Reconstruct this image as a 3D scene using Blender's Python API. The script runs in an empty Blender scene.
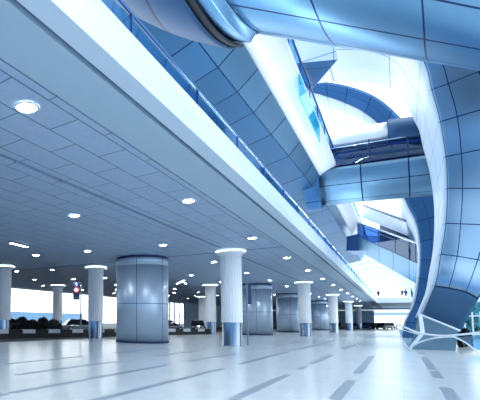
import bpy, bmesh, math, random
from mathutils import Vector, Matrix
random.seed(4)
sc = bpy.context.scene
COL = sc.collection
PI = math.pi

# ------------------------------------------------------------------ camera
F, PPX, PPY, EYE = 420.0, 80.0, 285.0, 1.25
YAW, PITCH, ROLL = math.radians(37.2404), math.radians(4.8), math.atan(.0105)
fw = Vector((-math.sin(YAW)*math.cos(PITCH), math.cos(YAW)*math.cos(PITCH), math.sin(PITCH)))
r0 = Vector((math.cos(YAW), math.sin(YAW), 0)); u0 = r0.cross(fw)
rt = r0*math.cos(ROLL) + u0*math.sin(ROLL); up = -r0*math.sin(ROLL) + u0*math.cos(ROLL)
cam_d = bpy.data.cameras.new('camera'); cam = bpy.data.objects.new('camera', cam_d); COL.objects.link(cam)
cam.matrix_world = Matrix(((rt.x, up.x, -fw.x, 0), (rt.y, up.y, -fw.y, 0), (rt.z, up.z, -fw.z, EYE), (0, 0, 0, 1)))
cam_d.sensor_width = 36; cam_d.sensor_fit = 'HORIZONTAL'
cam_d.lens = F*36/480; cam_d.shift_x = (240-PPX)/480; cam_d.shift_y = (PPY-200)/480
cam_d.clip_end = 2000
sc.camera = cam

def at(px, py, X=None, Y=None, Z=None):
    """surveyed point of the building: sight line through a photo point met with a known plane"""
    d = fw + rt*((px-PPX)/F) - up*((py-PPY)/F)
    if Y is not None: t = Y/d.y
    elif Z is not None: t = (Z-EYE)/d.z
    else: t = X/d.x
    return Vector((d.x*t, d.y*t, EYE+d.z*t))

# ------------------------------------------------------------------ materials
def mat(name, col, metal=0.0, rough=0.5, emit=None, estr=0, alpha=1, spec=None, coat=0):
    m = bpy.data.materials.new(name); m.use_nodes = True
    b = m.node_tree.nodes['Principled BSDF']
    b.inputs['Base Color'].default_value = (*col, 1); b.inputs['Metallic'].default_value = metal
    b.inputs['Roughness'].default_value = rough; b.inputs['Coat Weight'].default_value = coat
    if spec is not None: b.inputs['Specular IOR Level'].default_value = spec
    if emit: b.inputs['Emission Color'].default_value = (*emit, 1); b.inputs['Emission Strength'].default_value = estr
    return m
def noise_vary(m, amt=.12, scale=1.5, rough_amt=0.0):
    nt = m.node_tree; b = nt.nodes['Principled BSDF']; base = tuple(b.inputs['Base Color'].default_value)
    tc = nt.nodes.new('ShaderNodeTexCoord'); n = nt.nodes.new('ShaderNodeTexNoise'); n.inputs['Scale'].default_value = scale
    n.inputs['Detail'].default_value = 6
    nt.links.new(tc.outputs['Object'], n.inputs['Vector'])
    mx = nt.nodes.new('ShaderNodeMix'); mx.data_type = 'RGBA'
    mx.inputs[6].default_value = tuple(c*(1-amt) for c in base[:3])+(1,); mx.inputs[7].default_value = tuple(min(1, c*(1+amt)) for c in base[:3])+(1,)
    nt.links.new(n.outputs['Fac'], mx.inputs[0]); nt.links.new(mx.outputs[2], b.inputs['Base Color'])
    return m
def panel(name, col, seam, metal, rough, lu, lv, coat=0, vary=.10):
    """cladding panels: seams where the UV map crosses whole numbers; a slight tone change from panel to panel"""
    m = mat(name, col, metal, rough, coat=coat); nt = m.node_tree; L = nt.links; b = nt.nodes['Principled BSDF']
    uv = nt.nodes.new('ShaderNodeUVMap'); sx = nt.nodes.new('ShaderNodeSeparateXYZ'); L.new(uv.outputs[0], sx.inputs[0])
    def M(op, a, bb=None):
        n = nt.nodes.new('ShaderNodeMath'); n.operation = op
        for i, v in enumerate((a, bb)):
            if v is None: continue
            if isinstance(v, (int, float)): n.inputs[i].default_value = v
            else: L.new(v, n.inputs[i])
        return n.outputs[0]
    def edge(o, w):
        f = M('FRACT', o); d = M('ABSOLUTE', M('SUBTRACT', f, .5)); return M('GREATER_THAN', d, .5-w)
    ln = M('MAXIMUM', edge(sx.outputs[0], lu), edge(sx.outputs[1], lv))
    cell = nt.nodes.new('ShaderNodeCombineXYZ'); L.new(M('FLOOR', sx.outputs[0]), cell.inputs[0]); L.new(M('FLOOR', sx.outputs[1]), cell.inputs[1])
    wn = nt.nodes.new('ShaderNodeTexWhiteNoise'); wn.noise_dimensions = '2D'; L.new(cell.outputs[0], wn.inputs['Vector'])
    m1 = nt.nodes.new('ShaderNodeMix'); m1.data_type = 'RGBA'
    m1.inputs[6].default_value = tuple(c*(1-vary) for c in col)+(1,); m1.inputs[7].default_value = tuple(min(1, c*(1+vary)) for c in col)+(1,)
    L.new(wn.outputs['Value'], m1.inputs[0])
    m2 = nt.nodes.new('ShaderNodeMix'); m2.data_type = 'RGBA'; L.new(ln, m2.inputs[0]); L.new(m1.outputs[2], m2.inputs[6]); m2.inputs[7].default_value = (*seam, 1)
    L.new(m2.outputs[2], b.inputs['Base Color'])
    bp = nt.nodes.new('ShaderNodeBump'); bp.inputs['Strength'].default_value = .25; bp.inputs['Distance'].default_value = .02; bp.invert = True
    L.new(ln, bp.inputs['Height']); L.new(bp.outputs[0], b.inputs['Normal'])
    return m
def brick(name, col, seam, bw, rh, mortar, offs, sw, rough, freq=.5, loc=(0, 0, 0), spec=.5):
    m = mat(name, col, 0, rough, spec=spec); nt = m.node_tree; L = nt.links; b = nt.nodes['Principled BSDF']
    tc = nt.nodes.new('ShaderNodeTexCoord'); mp = nt.nodes.new('ShaderNodeMapping'); L.new(tc.outputs['Object'], mp.inputs[0])
    mp.inputs['Rotation'].default_value = (0, 0, PI/2 if sw else 0); mp.inputs['Location'].default_value = loc
    t = nt.nodes.new('ShaderNodeTexBrick'); L.new(mp.outputs[0], t.inputs[0])
    t.inputs['Scale'].default_value = 1; t.inputs['Brick Width'].default_value = bw; t.inputs['Row Height'].default_value = rh
    t.inputs['Mortar Size'].default_value = mortar; t.inputs['Mortar Smooth'].default_value = .1; t.offset = offs; t.inputs['Bias'].default_value = 0
    t.inputs['Color1'].default_value = (*[c*.97 for c in col], 1); t.inputs['Color2'].default_value = (*[min(1, c*1.03) for c in col], 1); t.inputs['Mortar'].default_value = (*seam, 1)
    n = nt.nodes.new('ShaderNodeTexNoise'); n.inputs['Scale'].default_value = 9; n.inputs['Detail'].default_value = 8; L.new(tc.outputs['Object'], n.inputs[0])
    mx = nt.nodes.new('ShaderNodeMix'); mx.data_type = 'RGBA'; mx.blend_type = 'OVERLAY'; mx.inputs[0].default_value = .22
    L.new(t.outputs['Color'], mx.inputs[6]); L.new(n.outputs['Color'], mx.inputs[7]); L.new(mx.outputs[2], b.inputs['Base Color'])
    return m
def glass(name, col, mixf, rough=.03):
    m = bpy.data.materials.new(name); m.use_nodes = True; nt = m.node_tree; nt.nodes.clear()
    o = nt.nodes.new('ShaderNodeOutputMaterial'); t = nt.nodes.new('ShaderNodeBsdfTransparent'); t.inputs[0].default_value = (*col, 1)
    g = nt.nodes.new('ShaderNodeBsdfGlossy'); g.inputs['Roughness'].default_value = rough; g.inputs[0].default_value = (.75, .9, 1, 1)
    x = nt.nodes.new('ShaderNodeMixShader'); x.inputs[0].default_value = mixf
    nt.links.new(t.outputs[0], x.inputs[1]); nt.links.new(g.outputs[0], x.inputs[2]); nt.links.new(x.outputs[0], o.inputs[0])
    return m

BLUE = (.13, .28, .46); NAVY = (.012, .035, .12)
def membrane(name, col):
    m = bpy.data.materials.new(name); m.use_nodes = True; nt = m.node_tree; nt.nodes.clear()
    o = nt.nodes.new('ShaderNodeOutputMaterial'); t = nt.nodes.new('ShaderNodeBsdfTranslucent'); d = nt.nodes.new('ShaderNodeBsdfDiffuse')
    for n in (t, d): n.inputs[0].default_value = (*col, 1)
    x = nt.nodes.new('ShaderNodeMixShader'); x.inputs[0].default_value = .35
    nt.links.new(t.outputs[0], x.inputs[1]); nt.links.new(d.outputs[0], x.inputs[2]); nt.links.new(x.outputs[0], o.inputs[0]); return m
M = dict(
    membrane=membrane('roof_membrane', (.86, .93, .98)),
    soffit_shade=panel('soffit_shade_cladding', (.062, .155, .265), (.008, .028, .09), .8, .42, .018, .016),  # blue cladding darkened: shade of the down-facing lower strip painted in
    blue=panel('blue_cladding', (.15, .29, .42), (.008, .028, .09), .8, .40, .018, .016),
    tubeblue=panel('skywalk_cladding', (.15, .33, .52), (.012, .04, .12), .85, .32, .022, .010, vary=.04),
    face=panel('arch_face_cladding', (.23, .365, .50), (.012, .04, .12), .85, .34, .025, .016, vary=.05),
    bluedark=panel('deep_blue_cladding', (.065, .17, .33), (.010, .03, .10), .85, .40, .014, .014),
    reveal=panel('white_reveal', (.74, .81, .87), (.22, .34, .48), 0, .4, .012, .012, vary=.02),
    steelclad=panel('steel_cladding', (.50, .61, .73), (.05, .09, .16), .5, .38, .009, .008, vary=.04),
    white=mat('white_paint', (.90, .93, .96), 0, .45),
    band=mat('fascia_white', (.56, .69, .82), 0, .35),
    smooth=noise_vary(mat('smooth_bulkhead', (.38, .52, .64), 0, .45), .04, .4),
    ceil=brick('ceiling_tiles', (.35, .47, .64), (.12, .19, .29), 1.7, .722, .017, .5, True, .5, loc=(.05, -4.75+.722*20, 0)),
    groove=mat('groove_dark', (.05, .09, .2), 0, .6),
    floor=brick('floor_tiles', (.54, .59, .62), (.46, .51, .56), .78, .78, .006, 0, False, .22, spec=.45),
    strip=noise_vary(mat('granite_inlay', (.23, .28, .34), 0, .3), .3, 9),
    plaster=noise_vary(mat('column_white', (.90, .92, .94), 0, .55), .03, 2),
    steel=mat('brushed_steel', (.27, .34, .42), 1, .24),
    chrome=mat('bright_steel', (.65, .75, .85), 1, .16),
    ring=mat('capital_glow', (.8, .95, .9), 0, .4, (.72, 1, .93), 3.0),
    lens=mat('lamp_lens', (1, 1, 1), 0, .4, (.93, .97, 1), 60),
    strip_lamp=mat('strip_lamp', (1, 1, 1), 0, .4, (.8, .93, 1), 8),
    postgrey=mat('post_grey', (.20, .26, .34), .3, .45),
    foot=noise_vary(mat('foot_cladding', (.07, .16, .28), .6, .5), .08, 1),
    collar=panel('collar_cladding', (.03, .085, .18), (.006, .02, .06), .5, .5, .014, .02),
    navy=mat('navy_panel', NAVY, .2, .35), black=mat('black_rubber', (.012, .014, .02), 0, .55),
    rail=mat('dark_handrail', (.04, .11, .26), .8, .3),
    glass=glass('balustrade_glass', (.45, .72, .90), .16), darkglass=glass('bridge_glass', (.20, .34, .60), .10),
    teal=glass('teal_glass', (.30, .80, .90), .2), paleglass=glass('barrier_glass', (.80, .92, .97), .12),
    asphalt=noise_vary(mat('asphalt', (.03, .036, .048), 0, .8), .2, 8),
    kerbw=mat('kerb_white', (.62, .66, .70), 0, .6), kerbb=mat('kerb_black', (.007, .009, .013), 0, .6),
    red=mat('sign_red', (.75, .05, .07), 0, .4), pink=mat('sign_white', (.9, .72, .74), 0, .4), sw=mat('sign_mark', (.75, .8, .85), 0, .4),
    leaf=noise_vary(mat('leaf', (.16, .48, .52), 0, .55), .4, 3), bark=mat('bark', (.12, .10, .08), 0, .8),
    skin=mat('skin', (.45, .28, .2), 0, .5), cloth=mat('dark_cloth', (.02, .03, .05), 0, .8), hair=mat('hair', (.01, .01, .012), 0, .5), cloth2=mat('blue_cloth', (.03, .06, .14), 0, .8),
    carglass=mat('car_glass', (.015, .02, .03), .2, .06), tyre=mat('tyre', (.01, .01, .012), 0, .7), hub=mat('hub', (.4, .42, .45), 1, .3),
    headl=mat('headlamp', (.8, .85, .9), .3, .1), taill=mat('taillamp', (.5, .02, .03), .1, .2), plate=mat('plate', (.7, .72, .75), 0, .5),
    bldg=noise_vary(mat('far_facade', (.18, .36, .55), 0, .6), .15, .2),
)

# ------------------------------------------------------------------ object helpers
def link(name, me, m, parent=None):
    o = bpy.data.objects.new(name, me); COL.objects.link(o)
    for k in (m if isinstance(m, (list, tuple)) else [m]): me.materials.append(k)
    if parent: o.parent = parent
    return o
def tag(o, label, cat, group=None):
    o['label'] = label; o['category'] = cat
    if group: o['group'] = group
    return o
def struct(o): o['kind'] = 'structure'; return o
def empty(name, loc, label, cat, group=None, rz=0):
    o = bpy.data.objects.new(name, None); COL.objects.link(o); o.location = loc; o.rotation_euler = (0, 0, rz); o.empty_display_size = .2
    return tag(o, label, cat, group)
def done(name, bm, m, parent=None, smooth=False, angle=40):
    bmesh.ops.recalc_face_normals(bm, faces=bm.faces[:])
    me = bpy.data.meshes.new(name); bm.to_mesh(me); bm.free()
    if smooth:
        for p in me.polygons: p.use_smooth = True
        try: me.set_sharp_from_angle(angle=math.radians(angle))
        except Exception: pass
    return link(name, me, m, parent)
def box(bm, x0, x1, y0, y1, z0, z1):
    v = [bm.verts.new((x, y, z)) for x in (x0, x1) for y in (y0, y1) for z in (z0, z1)]
    for f in ((0, 1, 3, 2), (4, 6, 7, 5), (0, 4, 5, 1), (2, 3, 7, 6), (0, 2, 6, 4), (1, 5, 7, 3)): bm.faces.new([v[i] for i in f])
    return v
def lathe(bm, prof, seg=32, c=(0, 0, 0), caps=True):
    rings = []
    for r, z in prof:
        rings.append([bm.verts.new((c[0]+r*math.cos(2*PI*i/seg), c[1]+r*math.sin(2*PI*i/seg), c[2]+z)) for i in range(seg)])
    for a, b in zip(rings, rings[1:]):
        for i in range(seg): bm.faces.new((a[i], a[(i+1) % seg], b[(i+1) % seg], b[i]))
    if caps: bm.faces.new(rings[0]); bm.faces.new(rings[-1])
def prism_y(bm, prof, y0, y1):
    """closed X-Z profile pushed along Y"""
    a = [bm.verts.new((x, y0, z)) for x, z in prof]; b = [bm.verts.new((x, y1, z)) for x, z in prof]; n = len(prof)
    for i in range(n): bm.faces.new((a[i], a[(i+1) % n], b[(i+1) % n], b[i]))
    bm.faces.new(a); bm.faces.new(b)
def tube(bm, pts, r, seg=10):
    pts = [Vector(p) for p in pts]; rings = []; n = len(pts)
    for i, p in enumerate(pts):
        t = (pts[min(i+1, n-1)]-pts[max(i-1, 0)]).normalized()
        a = t.cross(Vector((0, 0, 1)));  a = a.normalized() if a.length > 1e-3 else Vector((1, 0, 0)); b = a.cross(t).normalized()
        rr = r[i] if isinstance(r, (list, tuple)) else r
        rings.append([bm.verts.new(p + (a*math.cos(2*PI*k/seg)+b*math.sin(2*PI*k/seg))*rr) for k in range(seg)])
    for A, B in zip(rings, rings[1:]):
        for k in range(seg): bm.faces.new((A[k], A[(k+1) % seg], B[(k+1) % seg], B[k]))
    bm.faces.new(rings[0]); bm.faces.new(rings[-1])
def crv(pts, n):
    """Catmull-Rom through pts; n samples per span"""
    pts = [Vector(p) for p in pts]; out = []
    for i in range(len(pts)-1):
        p0 = pts[i-1] if i else pts[0]*2-pts[1]; p1, p2 = pts[i], pts[i+1]; p3 = pts[i+2] if i+2 < len(pts) else pts[-1]*2-pts[-2]
        for k in range(n):
            t = k/n
            out.append(.5*((2*p1)+(p2-p0)*t+(2*p0-5*p1+4*p2-p3)*t*t+(3*p1-p0-3*p2+p3)*t**3))
    out.append(pts[-1]); return out
def sheet(name, rows, uvs, m, parent=None, thick=.2, smooth=True, closed=False):
    """quad sheet with a UV map, given real thickness"""
    bm = bmesh.new(); lay = bm.loops.layers.uv.new('UVMap')
    V = [[bm.verts.new(p) for p in r] for r in rows]
    for i in range(len(rows)-1):
        for j in range(len(rows[0])-1):
            f = bm.faces.new((V[i][j], V[i+1][j], V[i+1][j+1], V[i][j+1])); f.smooth = smooth
            for l, (a, b) in zip(f.loops, ((i, j), (i+1, j), (i+1, j+1), (i, j+1))): l[lay].uv = uvs[a][b]
    me = bpy.data.meshes.new(name); bm.to_mesh(me); bm.free(); o = link(name, me, m, parent)
    if thick:
        s = o.modifiers.new('thickness', 'SOLIDIFY'); s.thickness = thick; s.offset = 0; s.use_even_offset = False
    return o
def net(ctrl, nu, nv):
    """smooth a control net (rows along v, columns along u) -> points and UVs on whole numbers at the control lines"""
    rows = [crv(r, nu) for r in ctrl]; cols = [crv([r[j] for r in rows], nv) for j in range(len(rows[0]))]
    pts = [[cols[j][i] for j in range(len(cols))] for i in range(len(cols[0]))]
    uv = [[(j/nu, i/nv) for j in range(len(cols))] for i in range(len(cols[0]))]
    return pts, uv
def copy_tree(o, parent=None):
    c = o.copy(); COL.objects.link(c)
    if parent: c.parent = parent
    for ch in o.children: copy_tree(ch, c)
    return c
ORD = ['first', 'second', 'third', 'fourth', 'fifth', 'sixth', 'seventh', 'eighth', 'ninth', 'tenth', 'eleventh', 'twelfth', 'thirteenth', 'fourteenth', 'fifteenth', 'sixteenth']
ZC = 5.0

# ------------------------------------------------------------------ setting: floor, ceiling, fascia
bm = bmesh.new(); box(bm, -17.5, 30, -12, 260, -.3, 0); struct(done('floor', bm, M['floor']))
bm = bmesh.new(); box(bm, -120, -17.5, -30, 260, -.35, -.04); struct(done('trim_1', bm, M['asphalt']))
bm = bmesh.new()
for X, segs in {-8.9: [(4, 8.3), (8.4, 11.7), (14, 18)], -7.0: [(2, 6.3), (6.9, 11.3), (13.9, 18.5)], -5.35: [(1.5, 5), (5.15, 11.3), (12.96, 17.6), (20, 25), (27, 33)],
                -3.85: [(1, 4.6), (5.2, 11.25), (13.06, 19.9), (22, 28), (30, 36)], -2.2: [(2, 6.4), (7.0, 11.15), (12.7, 13.6), (14.6, 19.6), (24, 30.6), (33, 40)],
                -.9: [(2, 7), (8.2, 11.1), (12.6, 19.6)], .66: [(5, 8.4), (9.0, 11.1), (12.9, 14.7), (15.2, 20.6), (22.5, 24)]}.items():
    for a, b in segs: box(bm, X-.095, X+.095, a, b, -.01, .004)
struct(done('trim_2', bm, M['strip']))

bm = bmesh.new(); box(bm, -35, -7.21, -8, 127, ZC, ZC+.14); box(bm, -7.05, -4.46, -8, 127, ZC, ZC+.14)
box(bm, -3.1, 14, 88.3, 127, ZC, ZC+.14)
struct(done('ceiling', bm, M['ceil']))
bm = bmesh.new(); box(bm, -7.25, -7.0, -8, 127, ZC+.08, ZC+.2); box(bm, -4.5, -3.3, -8, 127, ZC+.1, ZC+.3)
for y in (22.5, 44, 65.5, 87): box(bm, -35, -4.46, y-.06, y+.06, ZC-.006, ZC+.1)
struct(done('trim_3', bm, M['groove']))
bm = bmesh.new(); box(bm, -4.42, -3.54, -8, 88.3, ZC, ZC+.1); struct(done('trim_4', bm, M['smooth']))
bm = bmesh.new()
prof = [(-3.44, 5.0), (-3.11, 5.0), (-3.11, 5.03), (-3.16, 5.10), (-3.19, 5.2), (-3.205, 5.34), (-3.205, 5.5), (-3.19, 5.66), (-3.17, 5.70), (-3.16, 5.74), (-3.3, 5.74), (-3.44, 5.6)]
prism_y(bm, prof, -8, 88.4); struct(done('trim_5', bm, M['band'], smooth=True, angle=25))
bm = bmesh.new(); box(bm, -40, -3.4, -8, 127, 5.3, 5.55); struct(done('ceiling_slab', bm, M['white']))   # first-floor slab
# far gallery closing the hall
bm = bmesh.new(); box(bm, -3.1, 14, 88.0, 88.3, 4.75, 5.65); box(bm, -3.1, 14, 88.3, 127, 5.14, 5.3); struct(done('wall_far', bm, M['white']))
bm = bmesh.new(); box(bm, -40, 14, 126.5, 127.3, 4.55, 5.3); box(bm, -9, 14, 140, 141, 3.4, 4.3); struct(done('trim_6', bm, M['smooth']))

bm = bmesh.new(); box(bm, -34.6, -34.2, 80, 127, -.04, 5.0); struct(done('wall_left', bm, M['smooth']))
bm = bmesh.new(); box(bm, -34.2, -5, 126.9, 127.3, -.04, 4.5); struct(done('wall_back', bm, M['smooth']))
bm = bmesh.new()
for k in range(8): box(bm, -34.5, -34.3, 62+2.2*k, 62.15+2.2*k, -.04, 5.0)
box(bm, -34.5, -34.3, 62, 80, 2.2, 2.35); struct(done('window_1', bm, M['rail']))
# ------------------------------------------------------------------ upper storey: blue soffit, white band
ys = [0, 4, 8, 12, 15, 17.3, 19.8, 22.3, 25.6, 29.7, 34.5, 40, 46, 52, 58, 65, 72, 80, 88]
rows, uv = [], []
for i, y in enumerate(ys):
    k = min(1, max(0, (y-8)/40)); s = k*k*(3-2*k)
    seamx, upx = -5.95+.95*s, -4.85+.2*s
    rows.append([Vector((-7.6+.3*s, y, 11.75)), Vector((seamx, y, 12.25)), Vector((upx, y, 13.05))]); uv.append([(.01, i+.0), (1, i+.0), (1.985, i+.0)])
so = sheet('blue_soffit', rows, uv, M['blue'], None, .12, False); so.data.materials.append(M['soffit_shade'])
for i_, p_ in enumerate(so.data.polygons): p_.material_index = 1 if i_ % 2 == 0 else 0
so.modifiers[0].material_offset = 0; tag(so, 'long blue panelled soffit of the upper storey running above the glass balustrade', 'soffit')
rows, uv = [], []
for i, y in enumerate(ys):
    k = min(1, max(0, (y-8)/40)); s = k*k*(3-2*k); upx = -4.85+.2*s
    rows.append([Vector((upx+.02, y, 13.1)), Vector((-4.2, y, 13.42)), Vector((-3.6, y, 13.72)), Vector((-3.58, y, 13.95))]); uv.append([(.02, i*.5+.1), (.4, i*.5+.1), (.9, i*.5+.1), (.95, i*.5+.1)])
wb = sheet('white_fascia', rows, uv, M['white'], None, .12); tag(wb, 'bright white sloping fascia between the blue soffit and the upper glass edge', 'fascia')
bm = bmesh.new(); box(bm, -14, -3.7, 0, 88, 14.0, 14.3); struct(done('ceiling_slab', bm, M['white']))

def balustrade(name, X, z0, z1, y0, y1, step, label, gm, rr):
    root = empty(name, (X, y0, z0), label, 'railing')
    bm = bmesh.new(); tube(bm, [(0, 0, z1-z0), (0, y1-y0, z1-z0)], rr, 10); done('handrail', bm, M['rail'], root, True)
    n = int((y1-y0)/step)
    for i in range(n+1):
        y = i*step
        bm = bmesh.new(); box(bm, -.03, .03, y-.025, y+.025, 0, z1-z0-rr); done('post', bm, M['rail'], root)
        if i < n:
            bm = bmesh.new(); box(bm, -.008, .008, y+.05, y+step-.05, .03, z1-z0-.12); done('glass_panel', bm, gm, root)
    return root
balustrade('glass_balustrade', -3.5, 5.55, 6.58, 0, 87, 3, 'long glass balustrade with dark handrail along the edge of the first floor', M['glass'], .035)
balustrade('glass_balustrade', -3.66, 14.3, 15.2, 6, 84, 3, 'upper glass balustrade edging the storey above the white fascia', M['glass'], .06)
bm = bmesh.new(); box(bm, -3.57, -3.53, 22.7, 29.6, 12.6, 13.95)
tag(done('glass_screen', bm, M['teal']), 'teal glass screen hanging from the white fascia near the footbridge', 'screen')

# windows of the first-floor lounge behind the balustrade
wroot = empty('lounge_glazing', (-9.5, 0, 5.6), 'glazed lounge front set back behind the first floor balustrade', 'window wall')
for i in range(22):
    y = i*4
    bm = bmesh.new(); box(bm, -.06, .06, y-.06, y+.06, 0, 6.1); done('mullion', bm, M['rail'], wroot)

# ------------------------------------------------------------------ columns and clad drums
def fluted(name, label, group):
    root = empty(name, (0, 0, 0), label, 'column', group)
    bm = bmesh.new(); n = 96; rings = []
    for z in (1.22, 1.3, 2.4, 3.6, 4.72):
        rings.append([bm.verts.new(((.54-.028*abs(math.sin(11*2*PI*i/n)))*math.cos(2*PI*i/n), (.54-.028*abs(math.sin(11*2*PI*i/n)))*math.sin(2*PI*i/n), z)) for i in range(n)])
    for a, b in zip(rings, rings[1:]):
        for i in range(n): bm.faces.new((a[i], a[(i+1) % n], b[(i+1) % n], b[i]))
    bm.faces.new(rings[0]); bm.faces.new(rings[-1]); done('shaft', bm, M['plaster'], root, True, 60)
    bm = bmesh.new(); lathe(bm, [(.5, 0), (.5, .02), (.49, .04), (.49, 1.22)], 40); done('steel_base', bm, M['steel'], root, True)
    bm = bmesh.new(); lathe(bm, [(.5, 4.70), (.56, 4.78), (.70, 4.88), (.74, 4.90), (.74, 4.94), (.5, 4.94)], 48, caps=False); done('capital', bm, M['plaster'], root, True, 30)
    bm = bmesh.new(); lathe(bm, [(.5, 4.945), (.75, 4.945), (.75, 4.99), (.5, 4.99)], 48, caps=False); done('light_ring', bm, M['ring'], root, True, 30)
    return root
cp = [(-7.05, 22.55), (-7.0, 43.7), (-7.0, 64.8), (-7.0, 86.5), (-7.0, 108), (-15.35, 42.3), (-17.0, 24.2), (-22.2, 20.3), (-15.4, 64.5), (-15.4, 86), (-29.3, 34.6), (-23.8, 62), (-24, 84)]
cl = ['tall fluted white column nearest the camera, standing in front of the thin sign post',
      'second fluted white column of the row along the balcony edge, in front of a blue drum',
      'third fluted white column of the row along the balcony edge', 'fourth fluted white column of the row along the balcony edge, small in the distance',
      'farthest fluted white column of the row along the balcony edge', 'mid-distance fluted white column just left of the nearest column',
      'fluted white column between the round sign and the big steel drum', 'fluted white column cut off by the left edge of the photo',
      'small far fluted column in the gap right of the nearest column', 'smallest far fluted column in the second row', 'shadowed column behind the dark bushes at the left',
      'shadowed far column right of the big steel drum', 'shadowed far column beside the parked dark car']
proto = None
for (x, y), l in zip(cp, cl):
    if proto is None: proto = c = fluted('fluted_column', l, 'fluted columns of the hall')
    else: c = copy_tree(proto); c['label'] = l
    c.location = (x, y, 0)

def drum(name, R, label):
    root = empty(name, (0, 0, 0), label, 'column', 'steel clad drums'); n = 72
    def part(nm, r, z0, z1, us, vs, m):
        rows = [[Vector((r*math.cos(2*PI*j/n), r*math.sin(2*PI*j/n), z)) for j in range(n+1)] for z in (z0, z1)]
        uvs = [[(us*j/n+.35, v) for j in range(n+1)] for v in vs]
        return sheet(nm, rows, uvs, m, root, .06)
    part('cladding', R, .12, 4.45, 6, (0.05, 1.995), M['steelclad'])
    part('top_band', R, 4.45, 4.99, 6, (.05, .95), M['steelclad'])
    part('plinth', R+.03, 0, .12, 6, (.3, .6), M['navy'])
    bm = bmesh.new(); lathe(bm, [(R+.04, 4.86), (R+.04, 4.995)], n, caps=False); done('navy_band', bm, M['navy'], root, True)  # navy band round the drum head, proud of the cladding
    return root
d0 = drum('steel_drum', 1.5, 'big round steel clad drum standing left of centre')
d0.location = (-12.2, 22.2, 0); d0.rotation_euler.z = math.radians(8)
for (x, y), l in (((-11.4, 44.0), 'steel clad drum right behind the nearest white column'), ((-11.5, 60.5), 'steel clad drum left of the second white column'),
                  ((-11.0, 82), 'smallest steel clad drum, seen between the second and third white columns')):
    c = copy_tree(d0); c.location = (x, y, 0); c['label'] = l

# ------------------------------------------------------------------ ceiling lamps
def downlight(label, group):
    root = empty('downlight', (0, 0, ZC), label, 'ceiling light', group)
    bm = bmesh.new(); lathe(bm, [(.22, -.002), (.22, -.02), (.185, -.03), (.175, -.012)], 28, caps=False); done('bezel', bm, M['chrome'], root, True)
    bm = bmesh.new(); lathe(bm, [(.175, -.010), (.13, -.022), (.05, -.026)], 24); done('lens', bm, M['lens'], root, True)
    return root
lp = None
rows = [(-5.1, 5.1, 12, 'row nearest the bright fascia'), (-9.15, 4.5, 13, 'row between the white columns and the big drum'), (-13.35, 18.2, 10, 'row behind the big drum'),
        (-16.7, 17.7, 8, 'row left of the fluted column by the sign'), (-20.5, 23.5, 7, 'row above the dark bushes'), (-23.5, 22.8, 7, 'row above the roadway'), (-27, 28.5, 6, 'row beyond the roadway'), (-31, 27, 6, 'row along the far open side')]
for x, y0, n, rn in rows:
    for i in range(n):
        l = '%s downlight from the camera in the %s' % (ORD[i], rn)
        if lp is None: lp = c = downlight(l, 'round ceiling downlights')
        else: c = copy_tree(lp); c['label'] = l
        c.location = (x, y0+7.15*i, ZC)
for i, (a, b, l) in enumerate((((11, 242.5), (27, 246.5), 'slim strip lamp on the ceiling above the left edge column'), ((177, 283.5), (184, 280), 'small strip lamp on the dark ceiling right of the big drum'))):
    p, q = at(*a, Z=ZC-.035), at(*b, Z=ZC-.035)
    root = empty('strip_lamp', (p+q)/2, l, 'ceiling light', rz=math.atan2(q.y-p.y, q.x-p.x)); h = (q-p).length/2
    bm = bmesh.new(); box(bm, -h-.05, h+.05, -.1, .1, -.03, .03); done('housing', bm, M['steel'], root)
    bm = bmesh.new(); box(bm, -h, h, -.07, .07, -.05, -.028); done('diffuser', bm, M['strip_lamp'], root)

# ------------------------------------------------------------------ the near portal arch (right)
def C(px, py, Y): return at(px, py, Y=Y)
ctrl = [
    [Vector((-7, 24.5, 18.7)), Vector((-7, 24.5, 19.8)), Vector((-7, 24.5, 21.4)), Vector((-7, 25, 24))],
    [Vector((-3.0, 24.6, 18.3)), Vector((-2.8, 24.6, 19.3)), Vector((-2.4, 24.6, 20.8)), Vector((-1.6, 25, 23.2))],
    [Vector((.2, 26.6, 17.6)), Vector((.8, 26.6, 18.2)), Vector((1.7, 26.6, 19.4)), Vector((3.1, 26.6, 21.4))],
    [C(422.5, 60, 27.0), C(438, 55, 27.0), C(464, 46, 27.0), C(515, 30, 27.0)],
    [C(431.5, 90, 27.4), C(448, 84, 27.4), C(479, 72, 27.4), C(532, 56, 27.4)],
    [C(440, 122, 27.7), C(457, 117, 27.7), C(489, 108, 27.7), C(545, 95, 27.8)],
    [C(445.5, 157, 28.0), C(461, 154, 28.0), C(492, 148, 28.1), C(553, 140, 28.3)],
    [C(447, 189, 27.8), C(462, 189, 27.85), C(492, 189, 28.0), C(553, 189, 28.3)],
    [C(445.5, 224, 27.2), C(460, 224.7, 27.25), C(487, 226, 27.4), C(535, 230, 27.7)],
    [C(440.5, 255, 26.6), C(456.5, 257, 26.6), C(477, 260.5, 26.7), C(505, 265, 26.8)],
    [C(434.5, 286, 26.0), C(448.5, 288, 26.0), C(465.5, 292, 26.05), C(476.5, 298, 26.1)],
    [C(421.5, 316, 27.3), C(436, 322, 27.35), C(449, 327.5, 27.4), C(458, 331.5, 27.4)],
]
arch = empty('portal_arch', (1.4, 26.5, 0), 'huge near arch of blue panels sweeping down to a narrow foot at the right', 'arch')
def rel(o, root):
    o.parent = root; o.matrix_parent_inverse = Matrix.Translation(-Vector(root.location)); return o
pts, uv = net(ctrl, 6, 8)
cut = len(pts)-8
rel(sheet('face_cladding', pts[:cut], uv[:cut], M['face'], None, .16), arch)
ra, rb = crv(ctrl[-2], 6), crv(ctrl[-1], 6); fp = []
for k in range(9): fp.append([a_.lerp(b_, k/8)for a_, b_ in zip(ra, rb)])
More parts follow.
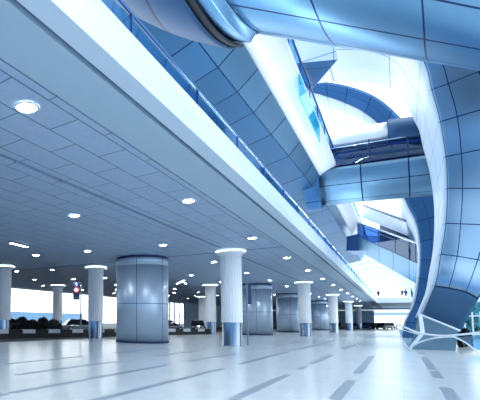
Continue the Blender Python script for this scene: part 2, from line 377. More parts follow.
rel(sheet('foot_panel', fp, [[(.06+.88*j/18, .05+.9*k/8) for j in range(19)] for k in range(9)], M['foot'], None, .16), arch)['label'] = 'dark blue undivided foot panel'
pts = pts[:cut]+fp[1:]
inner = [r[0] for r in pts]; n = len(inner)
rows = [[p + Vector((0.02*k, 8.7*k, 0)) for k in (0, .25, .5, .75, 1)] for p in inner]
uvs = [[(.03+1.94*k, i/8*1.0) for k in (0, .25, .5, .75, 1)] for i in range(n)]
rv = rel(sheet('inner_reveal', rows, uvs, M['reveal'], None, .16), arch); rv['label'] = 'white panelled inner side of the arch'
# outer flank closing the arch
outer = [r[-1] for r in pts]
rows = [[p, p+Vector((.4, 4, .3)), p+Vector((.3, 8.7, 0))] for p in outer]
rel(sheet('outer_flank', rows, [[(.1+.4*k, i/8) for k in range(3)] for i in range(n)], M['bluedark'], None, .16), arch)
# plinth below the foot
a, b = at(421.0, 315.5, Y=27.2), at(458.5, 331.5, Y=27.2)
bm = bmesh.new(); f0, f1 = at(412, 349.5, Y=26.6), at(455.5, 350, Y=26.6); f0.z = f1.z = 0
vs = [bm.verts.new(p) for p in (f0, f1, b, a)]; ws = [bm.verts.new(p+Vector((.1, 7.5, 0))) for p in (f0, f1, b, a)]
for i in range(4): bm.faces.new((vs[i], vs[(i+1) % 4], ws[(i+1) % 4], ws[i]))
bm.faces.new(vs); bm.faces.new(ws)
pl = rel(done('plinth', bm, mat('plinth_stone', (.15, .25, .32), .1, .4)), arch); pl['label'] = 'grey-teal solid plinth'

# ------------------------------------------------------------------ the far portal arch
Y2 = 46
io = [((310, 93), (310, 83)), ((328, 97), (326, 83)), ((345, 103), (348, 87)), ((365, 113), (372, 96)), ((383, 130), (392, 111)), ((396, 160), (416, 140)), ((405, 199), (436, 190)),
      ((416, 222), (441, 215)), ((420, 242), (442, 237)), ((420.5, 260), (441, 260)), ((419, 278), (438, 284)), ((415, 302), (430, 306)), ((406, 322), (421, 323)), ((402, 337.5), (417, 338))]
ctrl = [[Vector((-14, Y2, 24.5)), Vector((-14, Y2, 25.2)), Vector((-14, Y2, 25.9))], [Vector((-9.5, Y2, 24.9)), Vector((-9.5, Y2, 25.4)), Vector((-9.5, Y2, 26))]]
for a, b in io:
    p, q = at(*a, Y=Y2), at(*b, Y=Y2); ctrl.append([p, (p+q)/2, q])
arch2 = empty('portal_arch', (1.2, 46, 0), 'slimmer blue arch farther back whose leg drops behind the glass footbridges', 'arch')
pts, uv = net(ctrl, 4, 6)
rel(sheet('face_cladding', pts, uv, M['bluedark'], None, .2), arch2)
inner = [r[0] for r in pts]; n = len(inner)
rows = [[p + Vector((0, 11.5*k, 0)) for k in (0, .25, .5, .75, 1)] for p in inner]
rv = rel(sheet('inner_reveal', rows, [[(.03+1.94*k, i/6) for k in (0, .25, .5, .75, 1)] for i in range(n)], M['reveal'], None, .2), arch2); rv['label'] = 'pale panelled inner side of the arch'
outer = [r[-1] for r in pts]
rel(sheet('outer_flank', [[p, p+Vector((0, 11.5, 0))] for p in outer], [[(.1, i/6), (.9, i/6)] for i in range(n)], M['bluedark'], None, .2), arch2)

# ------------------------------------------------------------------ tubes and bridges
def sweep_round(name, A, d, t0, t1, R, nt, m, parent, us=6, vscale=.3, v0=0.0, shear=None, thick=.1, slant=0.0, taper=0, lim=8):
    # slant: the end seams lie oblique to the axis; taper 1 / 2: only the far / near end does
    d = d.normalized(); nrm = Vector((-d.y, d.x, 0)).normalized(); upv = nrm.cross(d) * -1
    if upv.z < 0: upv = -upv
    seg = 64; rows, uvs = [], []
    for i in range(nt+1):
        t = t0+(t1-t0)*i/nt; r = R(t) if callable(R) else R
        sk = [slant*max(-80, min(lim, 360*k/seg-24))*((i/nt) if taper == 1 else (1-i/nt) if taper == 2 else 1) for k in range(-seg//2, seg//2+1)]
        rows.append([A+d*(t+sk[k+seg//2])+(nrm*math.sin(2*PI*k/seg)-upv*math.cos(2*PI*k/seg))*r for k in range(-seg//2, seg//2+1)])
        uvs.append([((360*k/seg-5)/22, (t+sk[k+seg//2]-.08*360*k/seg-.55)/4.1) if shear else (us*k/seg+.37, v0+t*vscale) for k in range(-seg//2, seg//2+1)])
    return sheet(name, rows, uvs, m, parent, thick)
dT = Vector((.656, .755, 0)); A = Vector((-2.02, 13.56, 14.3))
tb = empty('tube_skywalk', A, 'fat blue panelled tube crossing overhead at the top of the photo', 'skywalk')
rel(sweep_round('tube_shell', A, dT, -.6, 11, 3.5, 40, M['tubeblue'], None, 7, .22, .3, True, .1, .08, 2), tb)
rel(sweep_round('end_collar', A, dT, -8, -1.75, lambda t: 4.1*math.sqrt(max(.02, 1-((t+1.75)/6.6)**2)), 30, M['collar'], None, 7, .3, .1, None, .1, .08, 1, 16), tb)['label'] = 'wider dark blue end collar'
rel(sweep_round('joint_ring', A, dT, -1.75, -1.5, 4.0, 3, M['black'], None, 7, .01, .4, None, .1, .08, 0, 16), tb)['label'] = 'black joint ring'
rel(sweep_round('rib', A, dT, -1.5, -.7, lambda t: 3.82 if t < -.85 else 3.55, 8, M['tubeblue'], None, 7, .01, .4, None, .1, .08), tb)

# first glazed footbridge, between the two arches
YB = 38.0
br = empty('glass_footbridge', (-1.5, YB+2, 10.6), 'nearer enclosed footbridge with dark windows above a rounded blue belly', 'footbridge')
x0, x1 = -5.1, 5.0
def xprof(name, prof, xa, xb, m, parent, us=1, n=12, sl=0.0, thick=.12, vs=2.6):
    rows, uvs = [], []
    for i in range(n+1):
        x = xa+(xb-xa)*i/n
        rows.append([Vector((x, y, z+sl*(x-xa))) for y, z in prof]); uvs.append([(us*k/(len(prof)-1)+.02, (x-xa)/vs+.02) for k in range(len(prof))])
    return sheet(name, rows, uvs, m, parent, thick)
def ell(a_, b_, n_=14): return [(YB+1.6-a_*math.cos(PI*k/n_), 13.2-b_*math.sin(PI*k/n_)) for k in range(n_+1)]
belly = [(YB-.05, 13.55)] + ell(1.65, 2.09) + [(YB+3.25, 13.55)]
rel(xprof('belly_cladding', belly, x0+.35, x1, M['blue'], None, 4.98, 12, -.055, vs=2.9), br)
rel(xprof('window_band', [(YB+.05, 13.55), (YB+.02, 14.5), (YB+.2, 15.55)], x0+.3, x1, M['darkglass'], None, 1, 6, -.055, .04), br)['label'] = 'dark blue window band'
rel(xprof('sill_trim', [(YB-.04, 13.5), (YB-.06, 13.58), (YB+.05, 13.62)], x0+.3, x1, M['navy'], None, 1, 6, -.055, .06), br)
rel(xprof('transom', [(YB+.0, 15.15), (YB-.04, 15.2), (YB+.02, 15.26)], x0+.3, x1, M['chrome'], None, 1, 6, -.055, .06), br)
rel(xprof('roof_fascia', [(YB+.2, 15.45), (YB-.1, 15.6), (YB+.1, 16.1), (YB+1.0, 16.9), (YB+2.5, 17.2), (YB+3.4, 17)], x0+.1, -.15, M['white'], None, 1, 6, -.055, .15), br)['label'] = 'white sloping roof edge'
rel(xprof('roof_end', [(YB+.2, 14.9), (YB-.12, 15.1), (YB+.1, 16.1), (YB+.5, 16.6), (YB+3, 17.0)], -.1, x1, M['collar'], None, .9, 8, -.12, .15, 9), br)['label'] = 'dark navy end of the roof'
rel(xprof('back_wall', [(YB+3.2, 13.4), (YB+3.2, 16.4)], x0, x1, M['rail'], None, 1, 6, -.055, .1), br)
rel(xprof('deck', [(YB+.1, 13.2), (YB+3.15, 13.2)], x0, x1, M['rail'], None, 1, 6, -.055, .2), br)
for X in (-3.9, -1.3, 1.0):
    bm = bmesh.new(); tube(bm, [(X, YB-.02, 13.5), (X, YB-.02, 15.25)], .05, 8); rel(done('window_bar', bm, M['navy'], None, True), br)
bm = bmesh.new(); tube(bm, crv([at(334, 171, Y=YB+.7), at(336.5, 162, Y=YB+.7), at(342, 155.5, Y=YB+.7), at(351, 152, Y=YB+.7), at(361, 151, Y=YB+.7)], 6), [.2+.012*k for k in range(12)]+[.32-.02*k for k in range(13)], 12)
rel(done('interior_arch', bm, M['white'], None, True), br)
col = [(YB-.35, 13.9)] + ell(1.98, 2.42) + [(YB+3.6, 13.9)]
rel(xprof('end_collar', col, x0-.75, x0+.4, M['bluedark'], None, 2.9, 4, 0, .15, 3), br)
# second footbridge, behind the far arch
b2 = empty('open_footbridge', (-3.8, 62, 10.3), 'farther open footbridge with a handrail and white canopy, sloping down to the right', 'footbridge')
def seg(y): return None
L = [(at(358, 250, Y=62), at(357.5, 236, Y=62), at(357.3, 222, Y=62)), (at(417, 283, Y=50), at(417, 263, Y=50), at(417, 243, Y=50)), ]
dirv = (L[1][0]-L[0][0]); ext = 1.12
def along(k, j, off=Vector((0, 0, 0))): return L[0][j].lerp(L[1][j], k)+off
back = Vector((2.2, 2.8, 0))
ks = [i/8*ext for i in range(9)]
rel(sheet('parapet', [[along(k, 1), along(k, 0), along(k, 0, back), along(k, 1, back)] for k in ks], [[(.02+.3*j, i*.6+.1) for j in range(4)] for i, k in enumerate(ks)], M['blue'], None, .15, False), b2)
rel(sheet('glass_side', [[along(k, 1), along(k, 2, Vector((0, 0, -.1)))] for k in ks], [[(j, i) for j in range(2)] for i, k in enumerate(ks)], M['darkglass'], None, .04, False), b2)
rel(sheet('far_side', [[along(k, 1, back), along(k, 2, back)] for k in ks], [[(j, i) for j in range(2)] for i, k in enumerate(ks)], M['navy'], None, .1, False), b2)
bm = bmesh.new(); tube(bm, [along(k, 2) for k in ks], .09, 8); rel(done('handrail', bm, M['chrome'], None, True), b2)
bm = bmesh.new(); tube(bm, [along(k, 2, Vector((0, 0, -.45))) for k in ks], .05, 8); rel(done('lower_rail', bm, M['rail'], None, True), b2)
for k in ks[1:-1:2]:
    bm = bmesh.new(); tube(bm, [along(k, 1), along(k, 2)], .05, 8); rel(done('post', bm, M['rail'], None, True), b2)
c0, c1, c2, c3 = at(363, 206, Y=63), at(406, 222, Y=52), at(408, 236, Y=53), at(362, 218, Y=63)
bm = bmesh.new(); vs = [bm.verts.new(p) for p in (c0, c1, c2+Vector((0, 0, 0)), c3)]; ws = [bm.verts.new(p+Vector((2.5, 3, .2))) for p in (c0, c1, c2, c3)]
for i in range(4): bm.faces.new((vs[i], vs[(i+1) % 4], ws[(i+1) % 4], ws[i]))
bm.faces.new(vs); bm.faces.new(ws); rel(done('canopy', bm, M['white']), b2)['label'] = 'white canopy'
bm = bmesh.new(); tube(bm, [c0+Vector((0, -.1, .1)), c1+Vector((0, -.1, .1))], .12, 8); rel(done('canopy_edge', bm, M['navy'], None, True), b2)
e0, e1, e2, e3 = at(347, 237, Y=62), at(359, 234, Y=62), at(359, 251, Y=62), at(346.5, 251, Y=62)
bm = bmesh.new(); vs = [bm.verts.new(p+Vector((0, -.3, 0))) for p in (e0, e1, e2, e3)]; ws = [bm.verts.new(p+Vector((.5, 4, 0))) for p in (e0, e1, e2, e3)]
for i in range(4): bm.faces.new((vs[i], vs[(i+1) % 4], ws[(i+1) % 4], ws[i]))
bm.faces.new(vs); bm.faces.new(ws); rel(done('end_collar', bm, M['rail']), b2)['label'] = 'dark end collar'

# tapering balcony high between tube and arches
bm = bmesh.new()
fr = [Vector(p) for p in ((-4.7, 24.6, 18.2), (-2.08, 24.6, 15.75), (-2.0, 24.6, 14.92), (-4.15, 24.6, 15.5))]
bk = [Vector(p) for p in ((-4.7, 29, 17.2), (-3.1, 27, 16), (-3.1, 27, 15.35), (-4.15, 29, 15.6))]
a = [bm.verts.new(p) for p in fr]; b = [bm.verts.new(p) for p in bk]
for i in range(4): bm.faces.new((a[i], a[(i+1) % 4], b[(i+1) % 4], b[i]))
bm.faces.new(a); bm.faces.new(b)
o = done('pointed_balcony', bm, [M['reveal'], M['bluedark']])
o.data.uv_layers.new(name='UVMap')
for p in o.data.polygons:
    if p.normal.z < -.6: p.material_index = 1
    for li in p.loop_indices:
        v = o.data.vertices[o.data.loops[li].vertex_index].co; o.data.uv_layers[0].data[li].uv = (v.x*.55+.2, (v.y if p.normal.z < -.6 else v.z)*.5+.3)
tag(o, 'pointed grey-white balcony tip with a blue underside, high under the overhead tube', 'balcony')

# ------------------------------------------------------------------ vault at the far end
va = empty('ribbed_vault', (-3.5, 100, 5.2), 'bright white ribbed barrel vault at the far end above the gallery', 'vault')
vc = Vector((-4.6, 0, 5.3))
def arc(R, Y, n=28): return [Vector((vc.x+R*math.cos(a)*.92, Y, vc.z+R*math.sin(a)*1.12)) for a in [PI*k/n for k in range(n+1)]]
for i, (y, R) in enumerate(((89, 9.6), (96, 9.1), (104, 8.8), (112, 8.4), (121, 8.2), (131, 7.9))):
    bm = bmesh.new(); tube(bm, arc(R, y), .38, 8); rel(done('rib', bm, M['white'], None, True), va)
ysv = [89, 100, 112, 124, 134]
rel(sheet('vault_shell', [arc(10.2-.045*(y-89), y) for y in ysv], [[(k*.5+.1, i*.5+.1) for k in range(29)] for i in range(5)], M['membrane'], None, .06), va)

# ------------------------------------------------------------------ white tube barrier round the arch foot
ba = empty('tube_barrier', (1.2, 25.6, 0), 'white tubular barrier with glass infill curling around the foot of the near arch', 'barrier')
P = lambda px, py, Y: at(px, py, Y=Y)
def pipe(nm, pts, r, m='white'):
    bm = bmesh.new(); tube(bm, crv(pts, 8), r, 10); return rel(done(nm, bm, M[m], None, True), ba)
pipe('top_rail', [P(396, 327, 26.6), P(397.5, 325, 26.2), P(402, 326, 25.6), P(412, 330.5, 25.2), P(423.7, 333.8, 25.0), P(442.5, 335.8, 24.8), P(462, 334.5, 24.6), P(485, 332, 24.5), P(520, 328, 24.5)], .045)
pipe('top_rail', [P(396, 327, 26.6), P(399, 329, 26.4), P(406, 331, 26.2), P(418, 334, 25.4)], .03)
q = P(408.5, 350, 25.6); q.z = .02
pipe('lower_rail', [q, P(417, 343.5, 25.4), P(430, 339, 25.2), P(443, 337.2, 25.0), P(455, 336.8, 24.9)], .035)
q2 = P(478, 351.5, 24.8); q2.z = .03
pipe('brace', [P(453, 336.4, 24.8), P(466, 343, 24.8), q2], .03)
q3 = P(409, 350, 25.9); q3.z = .02
pipe('brace', [P(399, 330, 26.3), P(403, 340, 26.1), q3], .035)
pipe('foot_rail', [P(417.5, 313.5, 26.4), P(430, 318.5, 26.4), P(445, 324.5, 26.4), P(460, 330.8, 26.5)], .05)
bm = bmesh.new(); pp = [P(407.5, 350.5, 25.7), P(411, 350, 25.7), P(425, 333.5, 25.9), P(422.5, 316, 26.2), P(418.5, 314.5, 26.2), P(420.5, 332, 25.9)]
pp[0].z = pp[1].z = .01
vs = [bm.verts.new(p) for p in pp]; ws = [bm.verts.new(p+Vector((0, .12, 0))) for p in pp]
for i in range(6): bm.faces.new((vs[i], vs[(i+1) % 6], ws[(i+1) % 6], ws[i]))
bm.faces.new(vs); bm.faces.new(ws[::-1]); rel(done('bent_post', bm, M['white']), ba)
def pane(pts, m='paleglass'):
    bm = bmesh.new(); vs = [bm.verts.new(p) for p in pts]; ws = [bm.verts.new(p+Vector((0, .02, 0))) for p in pts]; n = len(pts)
    for i in range(n): bm.faces.new((vs[i], vs[(i+1) % n], ws[(i+1) % n], ws[i]))
    bm.faces.new(vs); bm.faces.new(ws[::-1]); rel(done('glass_infill', bm, M[m]), ba)
pane([P(399, 330, 26.2), P(421, 333, 25.8), P(409, 349, 25.8)])
pane([P(455, 337.5, 24.9), P(500, 333, 24.7), P(500, 349, 24.9), P(478, 350, 24.9)], 'glass')

# ------------------------------------------------------------------ cars
def car(label, group, colr):
    root = empty('parked_car', (0, 0, 0), label, 'car', group)
    secs = [(-2.2, .62, .35, .62), (-2.1, .8, .28, .78), (-1.5, .88, .25, .86), (0, .9, .22, .88), (1.2, .88, .25, .84), (1.9, .82, .28, .74), (2.2, .66, .35, .58)]
    bm = bmesh.new(); rings = []
    for x, w, z0, z1 in secs:
        pr = [(-w*.9, z0), (-w, z0+.15), (-w, z1-.14), (-w*.86, z1), (w*.86, z1), (w, z1-.14), (w, z0+.15), (w*.9, z0)]
        rings.append([bm.verts.new((x, y, z)) for y, z in pr])
    for a, b in zip(rings, rings[1:]):
        for i in range(8): bm.faces.new((a[i], a[(i+1) % 8], b[(i+1) % 8], b[i]))
    bm.faces.new(rings[0]); bm.faces.new(rings[-1]); done('body', bm, colr, root, True, 35)
    bm = bmesh.new(); rings = []
    for z, xa, xb, w in ((.80, -1.85, 1.25, .84), (1.15, -1.6, .7, .74), (1.36, -1.3, .35, .66)):
        rings.append([bm.verts.new(p) for p in ((xa, -w*.9, z), (xa+.12, -w, z), (xb-.12, -w, z), (xb, -w*.9, z), (xb, w*.9, z), (xb-.12, w, z), (xa+.12, w, z), (xa, w*.9, z))])
    for a, b in zip(rings, rings[1:]):
        for i in range(8): bm.faces.new((a[i], a[(i+1) % 8], b[(i+1) % 8], b[i]))
    bm.faces.new(rings[0]); bm.faces.new(rings[-1]); done('windows', bm, M['carglass'], root, True, 30)
    bm = bmesh.new(); rings = []
    for z, xa, xb, w in ((1.35, -1.36, .42, .69), (1.43, -1.2, .2, .6)):
        rings.append([bm.verts.new(p) for p in ((xa, -w*.9, z), (xa+.12, -w, z), (xb-.12, -w, z), (xb, -w*.9, z), (xb, w*.9, z), (xb-.12, w, z), (xa+.12, w, z), (xa, w*.9, z))])
    for i in range(8): bm.faces.new((rings[0][i], rings[0][(i+1) % 8], rings[1][(i+1) % 8], rings[1][i]))
    bm.faces.new(rings[0]); bm.faces.new(rings[1]); done('roof', bm, colr, root, True, 30)
    for x in (-1.35, 1.35):
        for s in (-1, 1):
            bm = bmesh.new(); lathe(bm, [(.2, -.1), (.31, -.1), (.33, -.05), (.33, .05), (.31, .1), (.2, .1)], 20)
            bmesh.ops.rotate(bm, verts=bm.verts, matrix=Matrix.Rotation(PI/2, 3, 'X'), cent=(0, 0, 0)); bmesh.ops.translate(bm, verts=bm.verts, vec=(x, s*.82, .33))
            w = done('wheel', bm, M['tyre'], root, True)
            bm = bmesh.new(); lathe(bm, [(.19, -.105), (.19, .105)], 16); bmesh.ops.rotate(bm, verts=bm.verts, matrix=Matrix.Rotation(PI/2, 3, 'X'), cent=(0, 0, 0)); bmesh.ops.translate(bm, verts=bm.verts, vec=(x, s*.825, .33))
            done('hub', bm, M['hub'], w, True)
    for s in (-1, 1):
        bm = bmesh.new(); box(bm, 2.0, 2.16, s*.52-.14, s*.52+.14, .56, .68); done('headlight', bm, M['headl'], root)
        bm = bmesh.new(); box(bm, -2.19, -2.02, s*.56-.12, s*.56+.12, .6, .74); done('taillight', bm, M['taill'], root)
    bm = bmesh.new(); box(bm, 2.18, 2.23, -.26, .26, .4, .5); done('number_plate', bm, M['plate'], root)
    return root
paints = {k: mat('paint_'+k, c, .5, .25, coat=.6) for k, c in dict(black=(.012, .013, .018), silver=(.45, .5, .56), blue=(.02, .06, .22), dark=(.03, .04, .06), red=(.35, .02, .03)).items()}
protos = {}
def put_car(x, y, rz, paint, label, group='cars on the drop-off road'):
    if paint not in protos: protos[paint] = c = car(label, group, paints[paint])
    else: c = copy_tree(protos[paint]); c['label'] = label
    c.location = (x, y, -.04); c.rotation_euler.z = rz; return c
put_car(-31.5, 29.5, 1.25, 'silver', 'silver car parked left of the dark bushes beside the edge column')
put_car(-27.6, 36.6, .9, 'silver', 'silver car with its roof catching the light, just left of the sign post')
put_car(-24.2, 43.5, 1.3, 'black', 'black car behind the sign post')
put_car(-21.5, 45, 1.4, 'dark', 'dark car in the gap between the fluted column and the big drum')
put_car(-19.8, 50, -1.2, 'black', 'black car facing the camera right of the big drum')
put_car(-19.5, 61, -1.4, 'dark', 'dark grey car between the mid-distance column and the nearest column')
put_car(-13.2, 92, 1.57, 'black', 'black car between the second and third white columns')
put_car(-10.5, 104, 1.57, 'dark', 'dark grey car between the third and fourth white columns')
for i, (px, d) in enumerate(((362, 112), (369, 117), (376, 122.5), (384.5, 111), (391, 118))):
    p = at(px, 326, Y=d)
    put_car(p.x, d, .25+.3*i, ('blue', 'black', 'blue', 'dark', 'blue')[i], ['first small car from the left in the far row under the gallery', 'second small car in the far row under the gallery', 'third small car in the far row under the gallery', 'fourth small car in the far row under the gallery', 'last car of the far row, beside the arch foot'][i], 'far cars under the gallery').location.z = 0

# ------------------------------------------------------------------ kerb, signs, bushes
k0, k1 = Vector((-23.5, 12.5, 0)), Vector((-14.9, 41, 0)); kd = (k1-k0); kl = kd.length
kr = empty('striped_kerb', k0, 'low black and white striped kerb along the drop-off road at the left', 'kerb', rz=math.atan2(kd.y, kd.x))
bm = bmesh.new(); box(bm, 0, kl, 0, .3, -.04, .55); done('kerb_wall', bm, M['kerbb'], kr)
i = 0; x = .5
while x < kl-1:
    bm = bmesh.new(); box(bm, x, x+1.0, -.02, .32, .3, .57); done('white_block', bm, M['kerbw'], kr); x += 2.1
# no-entry style sign on post
sp = at(80.6, 334, Z=0)
sg = empty('road_sign', (sp.x, sp.y, 0), 'dark box sign with red ringed white disc on a slim post beside the fluted column', 'sign')
RZ = math.radians(37)
bm = bmesh.new(); tube(bm, [(0, 0, 0), (0, 0, 4.75)], .07, 10); done('post', bm, M['postgrey'], sg, True)
s0 = empty('x', (0, 0, 0), '', ''); bpy.data.objects.remove(s0)
hx = Vector((math.cos(RZ), math.sin(RZ), 0)); hn = Vector((math.sin(RZ), -math.cos(RZ), 0))
def obox(nm, c, w, h, d, m, par):
    bm = bmesh.new(); box(bm, -w/2, w/2, -d/2, d/2, -h/2, h/2); bmesh.ops.rotate(bm, verts=bm.verts, matrix=Matrix.Rotation(RZ, 3, 'Z'), cent=(0, 0, 0)); bmesh.ops.translate(bm, verts=bm.verts, vec=c); return done(nm, bm, m, par)
def disc(nm, c, r0_, r1_, d, m, par):
    bm = bmesh.new(); lathe(bm, [(r0_, 0), (r1_, 0), (r1_, d), (r0_, d)] if r0_ else [(r1_, 0), (r1_, d)], 28, caps=not r0_)
    bmesh.ops.rotate(bm, verts=bm.verts, matrix=Matrix.Rotation(PI/2, 3, 'X'), cent=(0, 0, 0)); bmesh.ops.rotate(bm, verts=bm.verts, matrix=Matrix.Rotation(RZ, 3, 'Z'), cent=(0, 0, 0)); bmesh.ops.translate(bm, verts=bm.verts, vec=c); return done(nm, bm, m, par, True, 30)
ctr = -hx*.42+Vector((0, 0, 3.95))
obox('sign_box', ctr, .62, 1.65, .2, M['navy'], sg)
disc('sign_disc', ctr+hn*.1+Vector((0, 0, .08)), 0, .21, .02, M['pink'], sg)
disc('red_ring', ctr+hn*.1+Vector((0, 0, .08)), .19, .27, .03, M['red'], sg)
bm = bmesh.new(); arrow = [(-.1, 0), (0, .22), (.1, 0), (.04, 0), (.04, -.08), (-.04, -.08), (-.04, 0)]
vs = [bm.verts.new(ctr+hn*.105+hx*x_+Vector((0, 0, .56+z_))) for x_, z_ in arrow]; ws = [bm.verts.new(v.co+hn*.02) for v in vs]
for i in range(7): bm.faces.new((vs[i], vs[(i+1) % 7], ws[(i+1) % 7], ws[i]))
bm.faces.new(vs); bm.faces.new(ws); done('small_mark', bm, M['sw'], sg)
for s in (-1, 1): obox('small_mark', ctr+hn*.11+hx*(.12*s)+Vector((0, 0, -.62)), .1, .08, .02, M['sw'], sg)
pp = at(248.9, 345, Z=0)
ps = empty('sign_post', (pp.x-.05, pp.y, 0), 'thin tall post with a narrow navy banner panel beside the nearest white column', 'sign')
bm = bmesh.new(); tube(bm, [(0, 0, 0), (0, 0, 3.35)], .05, 10); done('post', bm, M['postgrey'], ps, True)
obox('banner', hx*.13+Vector((0, 0, 2.8)), .22, 1.15, .06, M['navy'], ps)
# black-screen sign on the left face of the drum's far side
def bush(name, label, R, n, group):
    root = empty(name, (0, 0, 0), label, 'bush', group); rnd = random.Random(len(label))
    bm = bmesh.new()
    for i in range(n):
        a, e = rnd.uniform(0, 2*PI), math.asin(rnd.uniform(-.1, 1)); r = R*rnd.uniform(.65, 1)
        c = Vector((r*math.cos(a)*math.cos(e), r*math.sin(a)*math.cos(e), .15*R+r*1.15*math.sin(e)))
        t = Vector((rnd.uniform(-1, 1), rnd.uniform(-1, 1), rnd.uniform(-.3, 1))).normalized(); s = t.cross(Vector((rnd.random(), rnd.random(), rnd.random()))).normalized(); l = R*rnd.uniform(.14, .24)
        v = [bm.verts.new(c-t*l), bm.verts.new(c+s*l*.5), bm.verts.new(c+t*l), bm.verts.new(c-s*l*.5)]; bm.faces.new(v)
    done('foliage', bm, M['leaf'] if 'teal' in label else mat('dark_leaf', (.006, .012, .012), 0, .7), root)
    bm = bmesh.new()
    for i in range(5): tube(bm, [(0, 0, -.04), (R*.4*math.cos(i*1.26), R*.4*math.sin(i*1.26), R*.7)], .03*R, 6)
    done('stem', bm, M['bark'], root, True); return root
bs = None
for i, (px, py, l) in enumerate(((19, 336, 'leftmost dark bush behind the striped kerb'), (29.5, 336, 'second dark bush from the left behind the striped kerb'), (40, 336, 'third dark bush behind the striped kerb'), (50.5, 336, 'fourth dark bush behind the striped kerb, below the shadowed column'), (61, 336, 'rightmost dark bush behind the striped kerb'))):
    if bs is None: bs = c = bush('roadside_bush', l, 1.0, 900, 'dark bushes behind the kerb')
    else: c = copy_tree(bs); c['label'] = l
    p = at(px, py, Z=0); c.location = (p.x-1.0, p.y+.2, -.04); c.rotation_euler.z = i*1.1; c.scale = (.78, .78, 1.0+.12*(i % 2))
# foliage seen past the arch foot
tb_ = None
for i, (px, Y, s, l) in enumerate(((470, 52, 2.0, 'teal leafy bush just right of the arch foot'), (480, 56, 2.6, 'tall teal leafy bush at the right edge behind the barrier'))):
    if tb_ is None: tb_ = c = bush('garden_bush', l, 1.0, 500, 'teal bushes outside')
    else: c = copy_tree(tb_); c['label'] = l
    p = at(px, 325, Y=Y); c.location = (p.x, Y, 0); c.scale = (s*.8, s*.8, s)
bm_root = empty('white_fence', (4, 44, 0), 'white picket fence seen past the foot of the near arch', 'fence')
for i in range(14):
    bm = bmesh.new(); box(bm, i*.45-.05, i*.45+.05, -.03, .03, 0, 2.2); done('picket', bm, M['white'], bm_root)
for z in (.5, 1.9):
    bm = bmesh.new(); box(bm, -.2, 6.2, .03, .08, z-.05, z+.05); done('fence_rail', bm, M['white'], bm_root)
c = bush('potted_shrub', 'small round dark shrub at the tip of the arch foot', .35, 400, None); p = at(464.5, 333, Y=31); c.location = (p.x, 31, 0); c.scale = (1, 1, 2.4)

# long low building and wall outside at the far left
bm = bmesh.new(); box(bm, -92, -90, 20, 120, -.35, 3.6); struct(done('wall_boundary', bm, M['bldg']))

# ------------------------------------------------------------------ people on the far gallery
def person(name, label, m, pose):
    root = empty(name, (0, 0, 0), label, 'person', 'people on the far gallery')
    V = [(0, 0, .95), (0, 0, 1.2), (0, 0, 1.42), (0, 0, 1.52), (0, -.01, 1.60), (0, -.01, 1.72), (-.19, 0, 1.40), (-.25, .02, 1.13), (-.22+pose, -.06-pose, .88), (.19, 0, 1.40), (.25, .02, 1.13), (.22, -.06, .88),
         (-.1, 0, .88), (-.11, -.02, .48), (-.12, .02, .08), (-.12, -.12, .03), (.1, 0, .88), (.11, -.02, .48), (.12, .02, .08), (.12, -.12, .03)]
    E_ = [(0, 1), (1, 2), (2, 3), (3, 4), (4, 5), (2, 6), (6, 7), (7, 8), (2, 9), (9, 10), (10, 11), (0, 12), (12, 13), (13, 14), (14, 15), (0, 16), (16, 17), (17, 18), (18, 19)]
    R = [.16, .15, .16, .055, .095, .085, .065, .05, .035, .065, .05, .035, .095, .065, .045, .04, .095, .065, .045, .04]
    me = bpy.data.meshes.new('tmp'); me.from_pydata(V, E_, []); o = bpy.data.objects.new('tmp', me); COL.objects.link(o)
    o.modifiers.new('s', 'SKIN'); 
    for i, r in enumerate(R): me.skin_vertices[0].data[i].radius = (r, r*.8); me.skin_vertices[0].data[i].use_root = (i == 0)
    s = o.modifiers.new('sub', 'SUBSURF'); s.levels = 2
    dg = bpy.context.evaluated_depsgraph_get(); me2 = bpy.data.meshes.new_from_object(o.evaluated_get(dg)); bpy.data.objects.remove(o)
    me2.materials.clear(); b = link('body', me2, [m, M['skin']], root)
    for p in me2.polygons:
        p.use_smooth = True; c = p.center
        if c.z > 1.49 or (c.z < .93 and abs(c.x) > .17 and c.z > .7): p.material_index = 1
    bm = bmesh.new(); bmesh.ops.create_uvsphere(bm, u_segments=14, v_segments=10, radius=.115); 
    bmesh.ops.delete(bm, geom=[v for v in bm.verts if v.co.z < -.02 and v.co.y < .02], context='VERTS'); bmesh.ops.translate(bm, verts=bm.verts, vec=(0, .0, 1.68)); done('hair', bm, M['hair'], root, True)
    return root
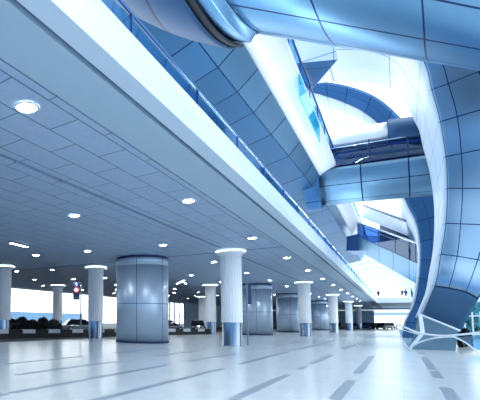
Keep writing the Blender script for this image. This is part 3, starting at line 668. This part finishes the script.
for i, (px, l, m) in enumerate(((378.5, 'person in dark clothes standing alone at the left end of the far gallery', 'cloth'), (402.5, 'person in dark clothes leaning at the gallery parapet right of centre', 'cloth'), (406, 'person in blue beside another at the gallery parapet', 'cloth2'), (412, 'person in dark clothes at the gallery parapet next to the arch leg', 'cloth'))):
    c = person('person', l, M[m], .05*i); p = at(px, 297, Y=88.8); c.location = (p.x, 88.8, 5.3); c.rotation_euler.z = .6*i-.5

# ------------------------------------------------------------------ daylight
w = bpy.data.worlds.new('sky'); sc.world = w; w.use_nodes = True; nt = w.node_tree; nt.nodes.clear(); L_ = nt.links
out = nt.nodes.new('ShaderNodeOutputWorld'); bg = nt.nodes.new('ShaderNodeBackground'); tc = nt.nodes.new('ShaderNodeTexCoord'); sep = nt.nodes.new('ShaderNodeSeparateXYZ')
L_.new(tc.outputs['Generated'], sep.inputs[0])
mr = nt.nodes.new('ShaderNodeMapRange'); mr.inputs['From Min'].default_value = -.42; mr.inputs['From Max'].default_value = .55
dot = nt.nodes.new('ShaderNodeVectorMath'); dot.operation = 'DOT_PRODUCT'; L_.new(tc.outputs['Generated'], dot.inputs[0]); dot.inputs[1].default_value = (.18, .80, .62); L_.new(dot.outputs['Value'], mr.inputs['Value'])
ramp = nt.nodes.new('ShaderNodeValToRGB'); e = ramp.color_ramp.elements
e[0].position = 0; e[0].color = (.09, .195, .36, 1); e[1].position = 1; e[1].color = (.86, .95, 1, 1)
L_.new(mr.outputs[0], ramp.inputs[0]); L_.new(ramp.outputs[0], bg.inputs[0]); bg.inputs[1].default_value = 1.5; L_.new(bg.outputs[0], out.inputs[0])

# fill strips added along the first-floor edge, washing the white bands and the arch
for y, ln, pw in ((14, 10, 130), (27, 12, 220), (42, 14, 200), (60, 16, 200)):
    ld = bpy.data.lights.new('fill_strip', 'AREA'); ld.shape = 'RECTANGLE'; ld.size = .1; ld.size_y = ln; ld.energy = pw; ld.color = (.92, .97, 1)
    lo = bpy.data.objects.new('fill_strip', ld); COL.objects.link(lo); lo.location = (-3.3, y, 5.765); lo.rotation_euler = (0, PI-math.radians(38), 0)
sc.view_settings.view_transform = 'Standard'; sc.view_settings.look = 'None'; sc.view_settings.gamma = 1; sc.view_settings.use_curve_mapping = False
sc.view_settings.exposure = 1.2
sc.cycles.max_bounces = 8; sc.cycles.transparent_max_bounces = 16
